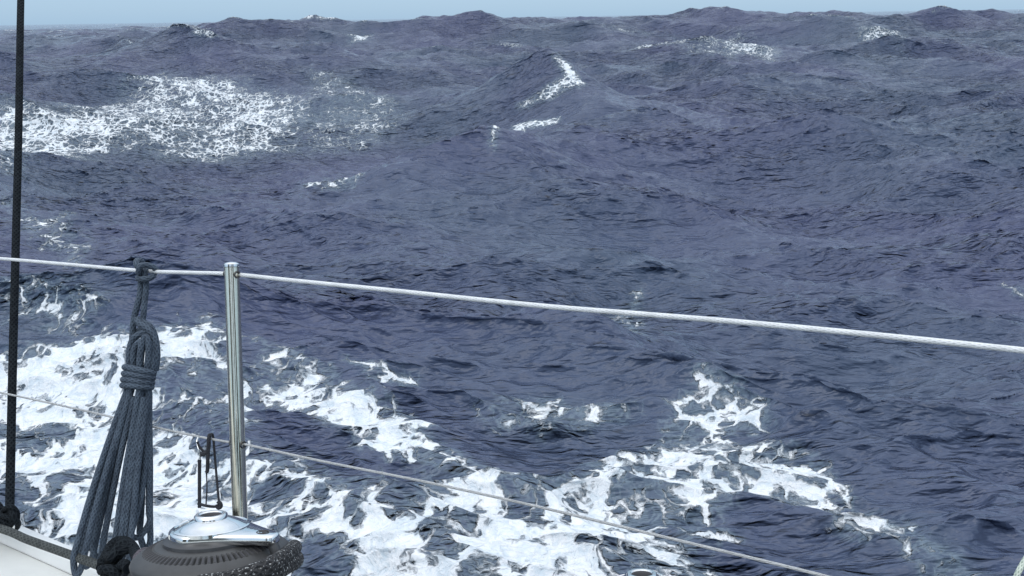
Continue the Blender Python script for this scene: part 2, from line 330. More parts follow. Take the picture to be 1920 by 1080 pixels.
def build_water():
    fov = R(41)
    az = np.concatenate([np.linspace(-fov, fov, 1500), np.linspace(fov, 2 * np.pi - fov, 260)[1:-1]])
    rr = np.concatenate([[.6, 1.0, 1.5, 2.0], np.geomspace(2.3, 450, 1450), np.geomspace(460, 9000, 60)])
    na, nr = len(az), len(rr)
    A, Rr = np.meshgrid(az, rr)
    x = (Rr * np.sin(A)).ravel(); y = (Rr * np.cos(A)).ravel()
    X, Y, Z, D, Bt = surface(x, y)
    Z = Z * (1 - sstep(1500, 6000, np.hypot(x, y)))
    n = na * nr
    me = bpy.data.meshes.new('water')
    co = np.empty((n + 1, 3), np.float32); co[:n, 0] = X; co[:n, 1] = Y; co[:n, 2] = Z; co[n] = (0, 0, 0)
    i = np.arange(nr - 1)[:, None] * na; j = np.arange(na)[None, :]; j2 = (j + 1) % na
    q = np.stack([i + j, i + na + j, i + na + j2, i + j2], -1).reshape(-1, 4)[:, ::-1]
    tri = np.stack([np.full(na, n), np.arange(na), (np.arange(na) + 1) % na], -1)[:, ::-1]
    loops = np.concatenate([q.ravel(), tri.ravel()]).astype(np.int32)
    me.vertices.add(n + 1); me.vertices.foreach_set('co', co.ravel())
    me.loops.add(len(loops)); me.loops.foreach_set('vertex_index', loops)
    starts = np.concatenate([np.arange(len(q)) * 4, len(q) * 4 + np.arange(na) * 3]).astype(np.int32)
    me.polygons.add(len(starts)); me.polygons.foreach_set('loop_start', starts)
    me.update(calc_edges=True)
    me.polygons.foreach_set('use_smooth', np.ones(len(starts), bool))
    for nm, arr in (('foam', D), ('bubbles', Bt)):
        a = me.attributes.new(nm, 'FLOAT', 'POINT'); a.data.foreach_set('value', np.append(arr, 0).astype(np.float32))
    o = bpy.data.objects.new('water', me); C.objects.link(o); me.materials.append(water_material())
    o['kind'] = 'structure'
    print('normal z', me.polygons[1000].normal.z, len(starts))
    return o
build_water()

# ------------------------------------------------------------------ boat gear
def at(px, py, d):
    """a point given by where it is sighted from the cockpit and its distance along the line of sight"""
    return EYE + d * (fw + rt * ((px - 960) / F) - up * ((py - 540) / F))
def tag(o, label=None, cat=None, group=None, kind=None):
    if label: o['label'] = label
    if cat: o['category'] = cat
    if group: o['group'] = group
    if kind: o['kind'] = kind
    return o
def empty(name, loc):
    o = bpy.data.objects.new(name, None); C.objects.link(o); o.location = loc; o.empty_display_size = .05
    return o
def build(name, bm, mt, parent=None, smooth=True):
    me = bpy.data.meshes.new(name)
    bm.normal_update(); bm.to_mesh(me); bm.free()
    if smooth: me.polygons.foreach_set('use_smooth', [True] * len(me.polygons))
    if hasattr(me, 'set_sharp_from_angle'): me.set_sharp_from_angle(angle=R(38))
    me.materials.append(mt)
    o = bpy.data.objects.new(name, me); C.objects.link(o)
    if parent is not None:
        # mesh is written in world space; keep it there under its parent
        top = parent; off = Vector()
        while top is not None: off += top.location; top = top.parent
        o.parent = parent
        me.transform(Matrix.Translation(-off))
    return o
def catmull(P, n=8, closed=False):
    P = [Vector(p) for p in P]; out = []
    N = len(P); segs = N if closed else N - 1
    for i in range(segs):
        if closed: a, b, c, d = P[i - 1], P[i], P[(i + 1) % N], P[(i + 2) % N]
        else:
            b, c = P[i], P[i + 1]; a = P[i - 1] if i else b * 2 - c; d = P[i + 2] if i + 2 < N else c * 2 - b
        for k in range(n):
            t = k / n
            out.append(.5 * ((2 * b) + (c - a) * t + (2 * a - 5 * b + 4 * c - d) * t * t + (3 * b - a - 3 * c + d) * t ** 3))
    if not closed: out.append(P[-1].copy())
    return out
def tube(bm, pts, rad, seg=14, closed=False, caps=True, flat=1.0):
    """round section swept along pts; rad may be a list; writes uv: x round the section, y metres along"""
    uvl = bm.loops.layers.uv.verify()
    n = len(pts); rr = rad if isinstance(rad, (list, tuple)) else [rad] * n
    tg = []
    for i in range(n):
        a = pts[(i - 1) % n] if closed or i else pts[i]; b = pts[(i + 1) % n] if closed or i < n - 1 else pts[i]
        tg.append((b - a).normalized())
    nv = tg[0].orthogonal().normalized(); frames = []
    for i in range(n):
        nv = (nv - tg[i] * nv.dot(tg[i])).normalized()
        frames.append((nv.copy(), tg[i].cross(nv)))
    tw = 0.
    if closed:
        e = (nv - tg[0] * nv.dot(tg[0])).normalized(); f0 = frames[0]
        tw = math.atan2(e.dot(f0[1]), e.dot(f0[0]))
    rings = []; Ls = [0.]
    for i in range(n):
        if i: Ls.append(Ls[-1] + (pts[i] - pts[i - 1]).length)
        u, v = frames[i]; a0 = -tw * i / n
        rings.append([bm.verts.new(pts[i] + rr[i] * (math.cos(a0 + 2 * math.pi * k / seg) * u + flat * math.sin(a0 + 2 * math.pi * k / seg) * v)) for k in range(seg)])
    for i in range(n if closed else n - 1):
        A, B = rings[i], rings[(i + 1) % n]; l0 = Ls[i]; l1 = Ls[i + 1] if i + 1 < n else Ls[i] + (pts[0] - pts[-1]).length
        for k in range(seg):
            f = bm.faces.new((A[k], A[(k + 1) % seg], B[(k + 1) % seg], B[k]))
            for lp, q in zip(f.loops, ((k / seg, l0), ((k + 1) / seg, l0), ((k + 1) / seg, l1), (k / seg, l1))): lp[uvl].uv = q
    if caps and not closed:
        bm.faces.new(rings[0][::-1]); bm.faces.new(rings[-1])
def lathe(bm, prof, c, ax, seg=64, mod=None, e1=None):
    """revolve (radius, height) pairs round axis ax through c"""
    e1 = (e1 or ax.orthogonal()).normalized(); e2 = ax.cross(e1)
    rings = []
    for j, (r, h) in enumerate(prof):
        if r < 1e-6: rings.append([bm.verts.new(c + ax * h)]); continue
        rings.append([bm.verts.new(c + ax * (h + (mod(j, k) if mod else 0)) + r * (math.cos(2 * math.pi * k / seg) * e1 + math.sin(2 * math.pi * k / seg) * e2)) for k in range(seg)])
    for A, B in zip(rings[:-1], rings[1:]):
        for k in range(seg):
            k2 = (k + 1) % seg
            if len(A) == 1: bm.faces.new((A[0], B[k2], B[k])) if len(B) > 1 else None
            elif len(B) == 1: bm.faces.new((A[k], A[k2], B[0]))
            else: bm.faces.new((A[k], A[k2], B[k2], B[k]))

# materials
def rope_mat(name, c1, c2, scale=1., fleck=None, bump=.5, rough=.8):
    m, nt, bs = mat(name); L = nt.links.new
    uv = nd(nt, 'ShaderNodeUVMap')
    sp = nd(nt, 'ShaderNodeSeparateXYZ'); L(uv.outputs[0], sp.inputs[0])
    a = mth(nt, 'MULTIPLY', sp.outputs[0], 2 * math.pi * 6)
    b = mth(nt, 'MULTIPLY', sp.outputs[1], 2 * math.pi * 130 * scale)
    w1 = mth(nt, 'SINE', mth(nt, 'ADD', a, b)); w2 = mth(nt, 'SINE', mth(nt, 'SUBTRACT', a, b))
    br = mth(nt, 'MAXIMUM', w1, w2)
    tc = nd(nt, 'ShaderNodeTexCoord')
    nz = nd(nt, 'ShaderNodeTexNoise', i_Scale=60., i_Detail=4.); L(tc.outputs['Object'], nz.inputs['Vector'])
    f = mrange(nt, mth(nt, 'MULTIPLY_ADD', br, .25, nz.outputs[0]), .35, .85)
    col = mixc(nt, f, c1, c2)
    if fleck:
        fl = mth(nt, 'MULTIPLY', w1, w2)
        n3 = nd(nt, 'ShaderNodeTexNoise', i_Scale=420., i_Detail=2.); L(tc.outputs['Object'], n3.inputs['Vector'])
        ff = mrange(nt, mth(nt, 'MULTIPLY_ADD', fl, .08, n3.outputs[0]), .60, .70)
        col = mixc(nt, ff, col, fleck)
    L(col, bs.inputs['Base Color']); bs.inputs['Roughness'].default_value = rough
    bp = nd(nt, 'ShaderNodeBump', i_Strength=bump, i_Distance=.0015); L(br, bp.inputs['Height']); L(bp.outputs[0], bs.inputs['Normal'])
    return m
def plain(name, c, rough=.5, metal=0., var=.15, scale=30., bump=0., spec=.5):
    m, nt, bs = mat(name); L = nt.links.new
    tc = nd(nt, 'ShaderNodeTexCoord'); nz = nd(nt, 'ShaderNodeTexNoise', i_Scale=scale, i_Detail=5., i_Roughness=.6); L(tc.outputs['Object'], nz.inputs['Vector'])
    c2 = tuple(max(0, q * (1 - var)) for q in c[:3]) + (1,); c1 = tuple(min(1, q * (1 + var)) for q in c[:3]) + (1,)
    L(mixc(nt, mrange(nt, nz.outputs[0], .3, .7), c2, c1), bs.inputs['Base Color'])
    L(mrange(nt, nz.outputs[0], .3, .7, rough * .85, min(1, rough * 1.2), False), bs.inputs['Roughness'])
    bs.inputs['Metallic'].default_value = metal; bs.inputs['Specular IOR Level'].default_value = spec
    if bump:
        bp = nd(nt, 'ShaderNodeBump', i_Strength=bump, i_Distance=.001); L(nz.outputs[0], bp.inputs['Height']); L(bp.outputs[0], bs.inputs['Normal'])
    return m
M_chrome = plain('polished_steel', (.78, .79, .78), .09, 1., .04, 90.)
M_post = plain('weathered_steel', (.74, .70, .58), .12, 1., .06, 120., .05)
M_blackmetal = plain('black_anodised', (.035, .036, .038), .42, 0., .2, 80., .1, .6)
M_ring = plain('grey_black_alloy', (.052, .053, .053), .5, 0., .15, 80., .15, .5)
M_gel = plain('white_gelcoat', (.80, .81, .79), .35, 0., .05, 6.)
M_gel2 = plain('cream_deck', (.70, .71, .67), .6, 0., .05, 9., .2)
M_dark = plain('dark_recess', (.05, .05, .055), .7)
M_blue = rope_mat('blue_grey_rope', (.036, .052, .076, 1), (.078, .108, .145, 1), .7, bump=.6)
M_white = rope_mat('white_cover', (.60, .62, .62, 1), (.78, .80, .80, 1), .8, bump=.25, rough=.5)
M_line2 = rope_mat('grey_white_line', (.56, .58, .58, 1), (.80, .82, .82, 1), .35, bump=.9)
M_dark_rope = rope_mat('charcoal_rope', (.005, .007, .010, 1), (.016, .021, .025, 1), .7, bump=.7)
for m_ in (M_dark_rope,): m_.node_tree.nodes['Principled BSDF'].inputs['Specular IOR Level'].default_value = .12
M_sheet = rope_mat('dark_grey_rope', (.026, .031, .031, 1), (.072, .080, .076, 1), .6, bump=.8)
M_fleck = rope_mat('flecked_black_rope', (.012, .012, .013, 1), (.035, .035, .036, 1), .7, fleck=(.42, .43, .42, 1), bump=.9)
M_cord = rope_mat('black_cord', (.010, .011, .015, 1), (.03, .032, .04, 1), 1.2, bump=.4)

# boat axes: U up the stanchion, T aft along the rail, N outboard
S_TOP = at(434, 497, 1.5); S_FOOT = at(457, 1165, 1.5)
U = (S_TOP - S_FOOT).normalized()
RAIL_A = at(40, 993, 1.80); RAIL_B = at(457, 1172, 1.5)
T = (RAIL_A - RAIL_B).normalized()
N = U.cross(T); 
N.normalize()
if N.dot(fw) < 0: N = -N
UD = T.cross(N).normalized()
if UD.dot(U) < 0: UD = -UD
def rail(t, n=0., u=0.):      # t metres aft of the stanchion foot, n outboard, u above the rail cap
    return RAIL_B + T * t + N * n + UD * u

# --- deck and hull side
def deck():
    root = empty('boat_deck', rail(0, -.3, 0))
    tag(root, 'white fibreglass side deck and rail of the sailing boat at the lower left corner', 'boat')
    def extrude(prof, t0, t1, mt, name, par):
        bm = bmesh.new(); ns = 60
        rings = [[bm.verts.new(rail(t0 + (t1 - t0) * i / ns, n, u)) for n, u in prof] for i in range(ns + 1)]
        for A, B in zip(rings[:-1], rings[1:]):
            for k in range(len(prof)): bm.faces.new((A[k], A[(k + 1) % len(prof)], B[(k + 1) % len(prof)], B[k]))
        bm.faces.new(rings[0][::-1]); bm.faces.new(rings[-1])
        bmesh.ops.recalc_face_normals(bm, faces=bm.faces)
        return build(name, bm, mt, par)
    rc = [(-.022, -.03), (-.022, -.006), (-.017, 0), (.012, 0), (.020, -.006), (.022, -.03)]
    extrude(rc, -4, 3.2, M_gel, 'toe_rail', root)
    extrude([(-.024, -.030), (-.13, -.030), (-.175, -.034), (-.24, -.034), (-.262, -.043), (-.28, -.07), (-.28, -.12), (-.024, -.12)], -4, 3.2, M_gel2, 'side_deck', root)
    extrude([(-.282, -.085), (-.42, -.085), (-.42, -.4), (-.282, -.4)], -4, 3.2, M_dark, 'dark_inner_strip', root)  # solid dark strip along the inboard edge of the side deck
    extrude([(.018, -.032), (.024, -.10), (.02, -.6), (-.10, -1.4), (-.5, -2.6), (-.9, -2.6), (-.5, -1.4), (-.28, -.6), (-.278, -.122), (-.023, -.122), (-.023, -.032)], -4, 3.2, M_gel, 'hull_side', root)
    # unseen bench, panels and pole added behind the viewer for the steel to mirror
    def bar(p, q, r, mt, name):
        bm = bmesh.new(); tube(bm, [p.lerp(q, i / 6) for i in range(7)], r, 20); build(name, bm, mt, root)
    def slab(n0, n1, t0, t1, u0_, u1_, mt, name):
        bm = bmesh.new(); bmesh.ops.create_cube(bm, size=1)
        for v in bm.verts: v.co = rail(t0 + (v.co.x + .5) * (t1 - t0), n0 + (v.co.y + .5) * (n1 - n0), u0_ + (v.co.z + .5) * (u1_ - u0_))
        bmesh.ops.bevel(bm, geom=bm.edges[:], offset=.04, segments=3, affect='EDGES')
        bmesh.ops.recalc_face_normals(bm, faces=bm.faces); build(name, bm, mt, root)
    slab(-3.4, -2.2, -3.8, 2.5, -1.0, -.3, M_gel2, 'reflection_bench')
    def panel(x0, x1, y, z0, z1, mt, name):  # added out of view, to put upright stripes in the stanchion's reflection
        bm = bmesh.new(); bmesh.ops.create_cube(bm, size=1)
        for v in bm.verts: v.co = Vector((x0 + (v.co.x + .5) * (x1 - x0), y + v.co.y * .04, z0 + (v.co.z + .5) * (z1 - z0)))
        build(name, bm, mt, root, False)
    M_reflection = plain('reflection_grey', (.085, .085, .062), .8, 0., .2, 12.)
    panel(-3.4, -1.7, -2.6, 2.3, 4.6, M_reflection, 'reflection_panel')
    panel(-1.1, -.75, -2.6, 2.3, 4.7, M_reflection, 'reflection_panel')
    panel(.3, 1.0, -2.6, 2.3, 4.6, M_reflection, 'reflection_panel')
    panel(1.9, 3.6, -2.4, 2.3, 4.9, M_reflection, 'reflection_panel')
    panel(-3.4, 3.6, -2.7, 4.5, 4.9, M_gel2, 'reflection_strip')
    bar(Vector((-5.2, 1.0, 1.5)), Vector((-5.6, .6, 9.5)), .05, M_dark, 'reflection_pole')
    return root
deck()

# --- stanchion
def stanchion():
    root = empty('stanchion', S_FOOT)
    tag(root, 'polished steel stanchion post rising behind the winch and carrying both lifelines', 'post')
    r = .0125
    bm = bmesh.new(); h = (S_TOP - S_FOOT).length
    lathe(bm, [(r, 0), (r, h * .3), (r, h * .6), (r, h - .004)], S_FOOT, U, 40); build('tube', bm, M_post, root)
    bm = bmesh.new(); lathe(bm, [(r, h - .0035), (r + .0008, h - .003), (r + .0008, h + .001), (r - .002, h + .0035), (r * .5, h + .005), (0, h + .0055)], S_FOOT, U, 40); build('end_cap', bm, M_chrome, root)
    bm = bmesh.new(); lathe(bm, [(.034, .012), (.034, .018), (.030, .021), (.016, .024), (.0155, .06), (r + .0006, .06)], S_FOOT, U, 40); build('base_socket', bm, M_chrome, root)
    for py in (514, 832):
        bm = bmesh.new(); c = at(434 + (py - 497) * .0345, py, 1.5)
        d = (at(1000, 573 if py < 600 else 955, 1.19) - c).normalized()
        lathe(bm, [(.0035, -.0135), (.0062, -.0150), (.0062, -.0125), (.0050, -.009), (.0050, .009), (.0062, .0125), (.0062, .0150), (.0035, .0135)], c, d, 24)
        build('line_bushing', bm, M_blackmetal, root)
stanchion()

# --- lifelines
def dd(px): return 1 / (.667 + .00028 * (px - 450))
upper = [(-420, 462), (-150, 476), (0, 485), (130, 496), (270, 508), (350, 511), (434, 514), (560, 527), (720, 543), (1000, 572), (1200, 588.5), (1400, 605), (1660, 630), (1920, 657), (2300, 698)]
lower = [(-420, 668), (-100, 718), (100, 757), (300, 803), (385, 821), (436, 830), (459, 833), (600, 864), (800, 904), (1000, 948), (1200, 996), (1400, 1044), (1550, 1081), (1800, 1146), (2200, 1250)]
def run_on(pts, n=1.6):       # the line carries on straight, forward past the viewer and aft
    a = (pts[-1] - pts[-3]).normalized(); b = (pts[0] - pts[1]).normalized()
    return [pts[0] + b * n] + pts + [pts[-1] + a * n * .5, pts[-1] + a * n]
bm = bmesh.new(); tube(bm, catmull(run_on([at(x, y, dd(x)) for x, y in upper]), 10), .0034, 12)
tag(build('lifeline', bm, M_white), 'upper white lifeline running across the whole view through the top of the stanchion', 'lifeline', 'lifelines through the stanchion')
bm = bmesh.new(); tube(bm, catmull(run_on([at(x, y, dd(x)) for x, y in lower]), 24), .0020, 10)
tag(build('lifeline', bm, M_line2), 'lower thin grey-white lifeline crossing the foam below the upper one', 'lifeline', 'lifelines through the stanchion')

# --- blue-grey rope coil hanging from the upper lifeline
def coil():
    RR = .0056
    root = empty('rope_coil', at(262, 1060, 1.60))
    tag(root, 'coiled blue-grey rope hitched to the upper lifeline, its loops hanging to the deck', 'rope')
    def strand(name, pts, rad=RR, n=8, closed=False):
        bm = bmesh.new(); tube(bm, catmull([at(*p) for p in pts], n, closed), rad, 14, closed); return build(name, bm, M_blue, root)
    # hitch over the lifeline
    strand('hitch', [(262, 560, 1.612), (264, 530, 1.612), (262, 508, 1.606), (256, 496, 1.60), (257, 489, 1.612), (266, 491, 1.63), (270, 505, 1.636), (266, 518, 1.625), (259, 521, 1.606), (266, 523, 1.598), (282, 521, 1.600), (289, 513, 1.612), (287, 504, 1.63), (279, 502, 1.628), (272, 506, 1.610), (272, 517, 1.606), (274, 535, 1.61), (272, 560, 1.612)], .0054)
    strand('hitch', [(259, 513, 1.598), (263, 499, 1.592), (275, 497, 1.595), (288, 501, 1.602), (294, 508, 1.61)], .0052)
    # the two hangers
    strand('hanger', [(262, 555, 1.612), (257, 575, 1.614), (251, 600, 1.616), (248, 640, 1.618), (250, 680, 1.618)], .0056)
    strand('hanger', [(272, 555, 1.612), (270, 580, 1.612), (268, 605, 1.612), (270, 640, 1.61)], .0053)
    # head of the coil: bights above the wraps
    strand('head_loop', [(257, 597, 1.598), (262, 607, 1.592), (277, 617, 1.588), (289, 635, 1.588), (293, 660, 1.59), (290, 685, 1.592), (283, 705, 1.595)], .0060)
    strand('head_loop', [(256, 600, 1.606), (266, 603, 1.60), (281, 612, 1.598), (291, 632, 1.602), (295, 665, 1.605), (292, 695, 1.605)], .0056)
    strand('head_loop', [(244, 705, 1.596), (242, 675, 1.592), (244, 650, 1.590), (252, 633, 1.588), (262, 627, 1.586), (272, 622, 1.59)], .0058)
    strand('head_loop', [(252, 708, 1.590), (250, 680, 1.586), (252, 655, 1.583), (260, 642, 1.582), (266, 648, 1.582), (264, 675, 1.583), (262, 708, 1.586)], .0056)
    strand('head_loop', [(262, 708, 1.582), (262, 680, 1.578), (265, 650, 1.576), (272, 632, 1.577), (278, 642, 1.578), (278, 672, 1.580), (272, 708, 1.582)], .0058)
    strand('head_loop', [(280, 708, 1.588), (286, 680, 1.586), (285, 650, 1.586), (278, 632, 1.588), (270, 626, 1.59)], .0056)
    strand('head_loop', [(246, 708, 1.62), (246, 670, 1.62), (254, 630, 1.622), (268, 618, 1.624), (284, 635, 1.622), (290, 670, 1.62), (286, 708, 1.62)], .006)
    # horizontal wraps
    for i, (yl, yr) in enumerate(((688, 700), (700, 709), (711, 718), (722, 726))):
        cx = 261 - i * .8; pts = []
        for k in range(16):
            a = 2 * math.pi * k / 16
            pts.append((cx + 27 * math.cos(a) - i * .6, (yl + yr) / 2 + (yr - yl) / 2 * math.cos(a) + 3 * -math.sin(a) * .2 + (k % 5) * .12, 1.598 - .027 * math.sin(a)))
        strand('wrap', pts, .0058, 5, True)
    # hanging bights; each goes down, turns at its foot and comes back up
    rng = random.Random(4)
    def bight(x0, x1, xa, xb, yb, d, lean=0., dt=None):
        # from (x0) at the wraps down to foot between xa, xb at yb and up to x1
        y0 = 728; dt = dt if dt is not None else 1.598
        pts = []
        for x_s, x_e, dirn in ((x0, xa, 1), (xb, x1, -1)):
            seq = []
            for q in (0, .12, .3, .5, .7, .86, .95):
                t = q if dirn == 1 else 1 - q
                t_ = t
                xx = x_s + (x_e - x_s) * (q if dirn == 1 else q)
                f = q if dirn == 1 else 1 - q
                xx = (x_s if dirn == 1 else x1) + ((xa if dirn == 1 else xb) - (x_s if dirn == 1 else x1)) * (f + .10 * math.sin(math.pi * f) * lean)
                seq.append((xx + rng.uniform(-.6, .6), y0 + (yb - 14 - y0) * f, dt + (d - dt) * f))
            if dirn == 1: pts += seq; pts.append(((xa + xb) / 2, yb, d))
            else: pts += seq
        strand('hanging_loop', pts, RR, 6)
    bight(240, 248, 133, 152, 1078, 1.54, .5, 1.60)
    bight(244, 256, 147, 172, 1062, 1.60, .6, 1.590)
    bight(244, 250, 158, 178, 1028, 1.615, .5, 1.612)
    bight(247, 256, 172, 190, 1052, 1.585, .5, 1.582)
    bight(262, 272, 211, 229, 1060, 1.57, .3, 1.578)
    bight(266, 276, 221, 240, 1070, 1.565, .2, 1.582)
    bight(279, 276, 280, 236, 1008, 1.60, -.2, 1.592)
    bight(274, 280, 262, 282, 1030, 1.63, -.1, 1.612)
    # single tails
    strand('hanging_loop', [(277, 728, 1.588), (274, 800, 1.59), (271, 880, 1.59), (262, 940, 1.585), (250, 985, 1.58), (240, 1015, 1.57)], RR, 8)
coil()

# --- black vertical line at the left edge
def vertical_line():
    root = empty('rigging_line', at(17, 975, 1.74))
    tag(root, 'black vertical rigging line at the left edge made fast at deck level', 'rope')
    bm = bmesh.new(); tube(bm, catmull([at(44, -160, 2.55), at(39, 0, 2.3), at(35, 240, 2.14), at(29, 480, 2.0), at(23, 720, 1.87), at(18, 965, 1.75)], 16), [.0085] * 81, 14); build('line', bm, M_dark_rope, root)
    bm = bmesh.new()
    tube(bm, catmull([at(4, 962, 1.76), at(18, 950, 1.735), at(31, 962, 1.74), at(28, 982, 1.75), at(14, 984, 1.735), at(6, 972, 1.745)], 8, True), .0060, 12, True)
    tube(bm, catmull([at(-14, 955, 1.78), at(2, 966, 1.745), at(20, 972, 1.728), at(33, 979, 1.74), at(30, 990, 1.76), at(12, 988, 1.75), at(-4, 976, 1.75)], 8), .0056, 12)
    tube(bm, catmull([at(18, 950, 1.75), at(26, 968, 1.73), at(22, 985, 1.735), at(12, 992, 1.74)], 8), .0070, 12)
    build('knot', bm, M_dark_rope, root)
    bm = bmesh.new(); tube(bm, catmull([at(22, 972, 1.735), at(26, 985, 1.73), at(23, 995, 1.735), at(19, 985, 1.74)], 8, True), .0022, 10, True); build('shackle', bm, M_chrome, root)
    bm = bmesh.new(); tube(bm, catmull([at(-30, 940, 1.80), at(-12, 952, 1.79), at(0, 972, 1.785), at(2, 992, 1.78)], 8), .016, 12); build('block', bm, M_dark_rope, root)
vertical_line()

# --- dark sheet lying along the deck edge
bm = bmesh.new(); tube(bm, catmull([at(-260, 935, 1.98), at(-120, 962, 1.86), at(0, 991, 1.72), at(50, 1011, 1.66), at(100, 1029, 1.61), at(150, 1047, 1.545), at(200, 1065, 1.47), at(244, 1081, 1.40), at(300, 1104, 1.30), at(360, 1140, 1.2)], 12), .0078, 14)
tag(build('deck_line', bm, M_sheet), 'dark grey rope lying along the inner side of the white rail at the lower left', 'rope')

# --- dark line bundle on deck behind the coil
def bundle():
    root = empty('line_bundle', at(225, 1040, 1.45))
    tag(root, 'heap of black rope tucked between the hanging coil and the winch', 'rope')
    rng = random.Random(9)
    for k in range(7):
        x, y = 190 + rng.uniform(0, 12), 1054 + rng.uniform(-16, 24); d = 1.52 - (y - 1000) * .0014
        pts = []
        for q in range(6):
            pts.append(at(x, y, d)); x += rng.uniform(6, 15); y += rng.uniform(-13, 10); d -= rng.uniform(-.008, .018)
        bm = bmesh.new(); tube(bm, catmull(pts, 6), .0085, 12); build('turn', bm, M_dark_rope, root)
    bm = bmesh.new(); tube(bm, catmull([at(190, 1066, 1.46), at(200, 1040, 1.49), at(215, 1018, 1.52), at(236, 1016, 1.50), at(253, 1034, 1.42), at(262, 1075, 1.32), at(268, 1120, 1.25)], 8), .009, 12); build('turn', bm, M_dark_rope, root)
bundle()

# --- shock cord hanging from the lower lifeline
def cord():
    root = empty('cord_lashing', at(388, 821, dd(388)))
    tag(root, 'thin black cord lashing looped over the lower lifeline above the winch', 'cord')
    d = dd(388) - .012
    def c(pts, r=.0024, nm='cord', mt=None):
        bm = bmesh.new(); tube(bm, catmull([at(x, y, d + e) for x, y, e in pts], 8), r, 10); build(nm, bm, mt or M_cord, root)
    c([(370, 828, 0), (374, 838, 0), (382, 846, 0), (390, 846, 0), (393, 835, 0), (393, 818, .004), (397, 814, .012), (400, 822, .02), (404, 870, .012), (408, 915, .004), (411, 945, 0)], .0021)
    c([(396, 817, .002), (392, 818, .0), (390, 850, 0), (389, 880, 0), (387, 886, 0)], .0032)
    c([(387, 884, 0), (388, 915, 0), (386, 950, 0)], .0012)
    c([(374, 862, 0), (374, 900, 0), (374, 952, 0)], .0030)
    c([(371, 944, 0), (385, 948, -.002), (400, 950, 0), (412, 949, 0)], .0024)
    c([(408, 940, 0), (413, 944, 0), (414, 950, 0), (409, 952, 0), (406, 946, 0)], .0034)
    c([(376, 852, 0), (384, 850, 0), (390, 846, 0)], .0042)
    c([(371, 820, .012), (369, 828, .006), (372, 842, 0), (375, 856, 0), (374, 868, 0)], .0016, 'shackle', M_chrome)
cord()

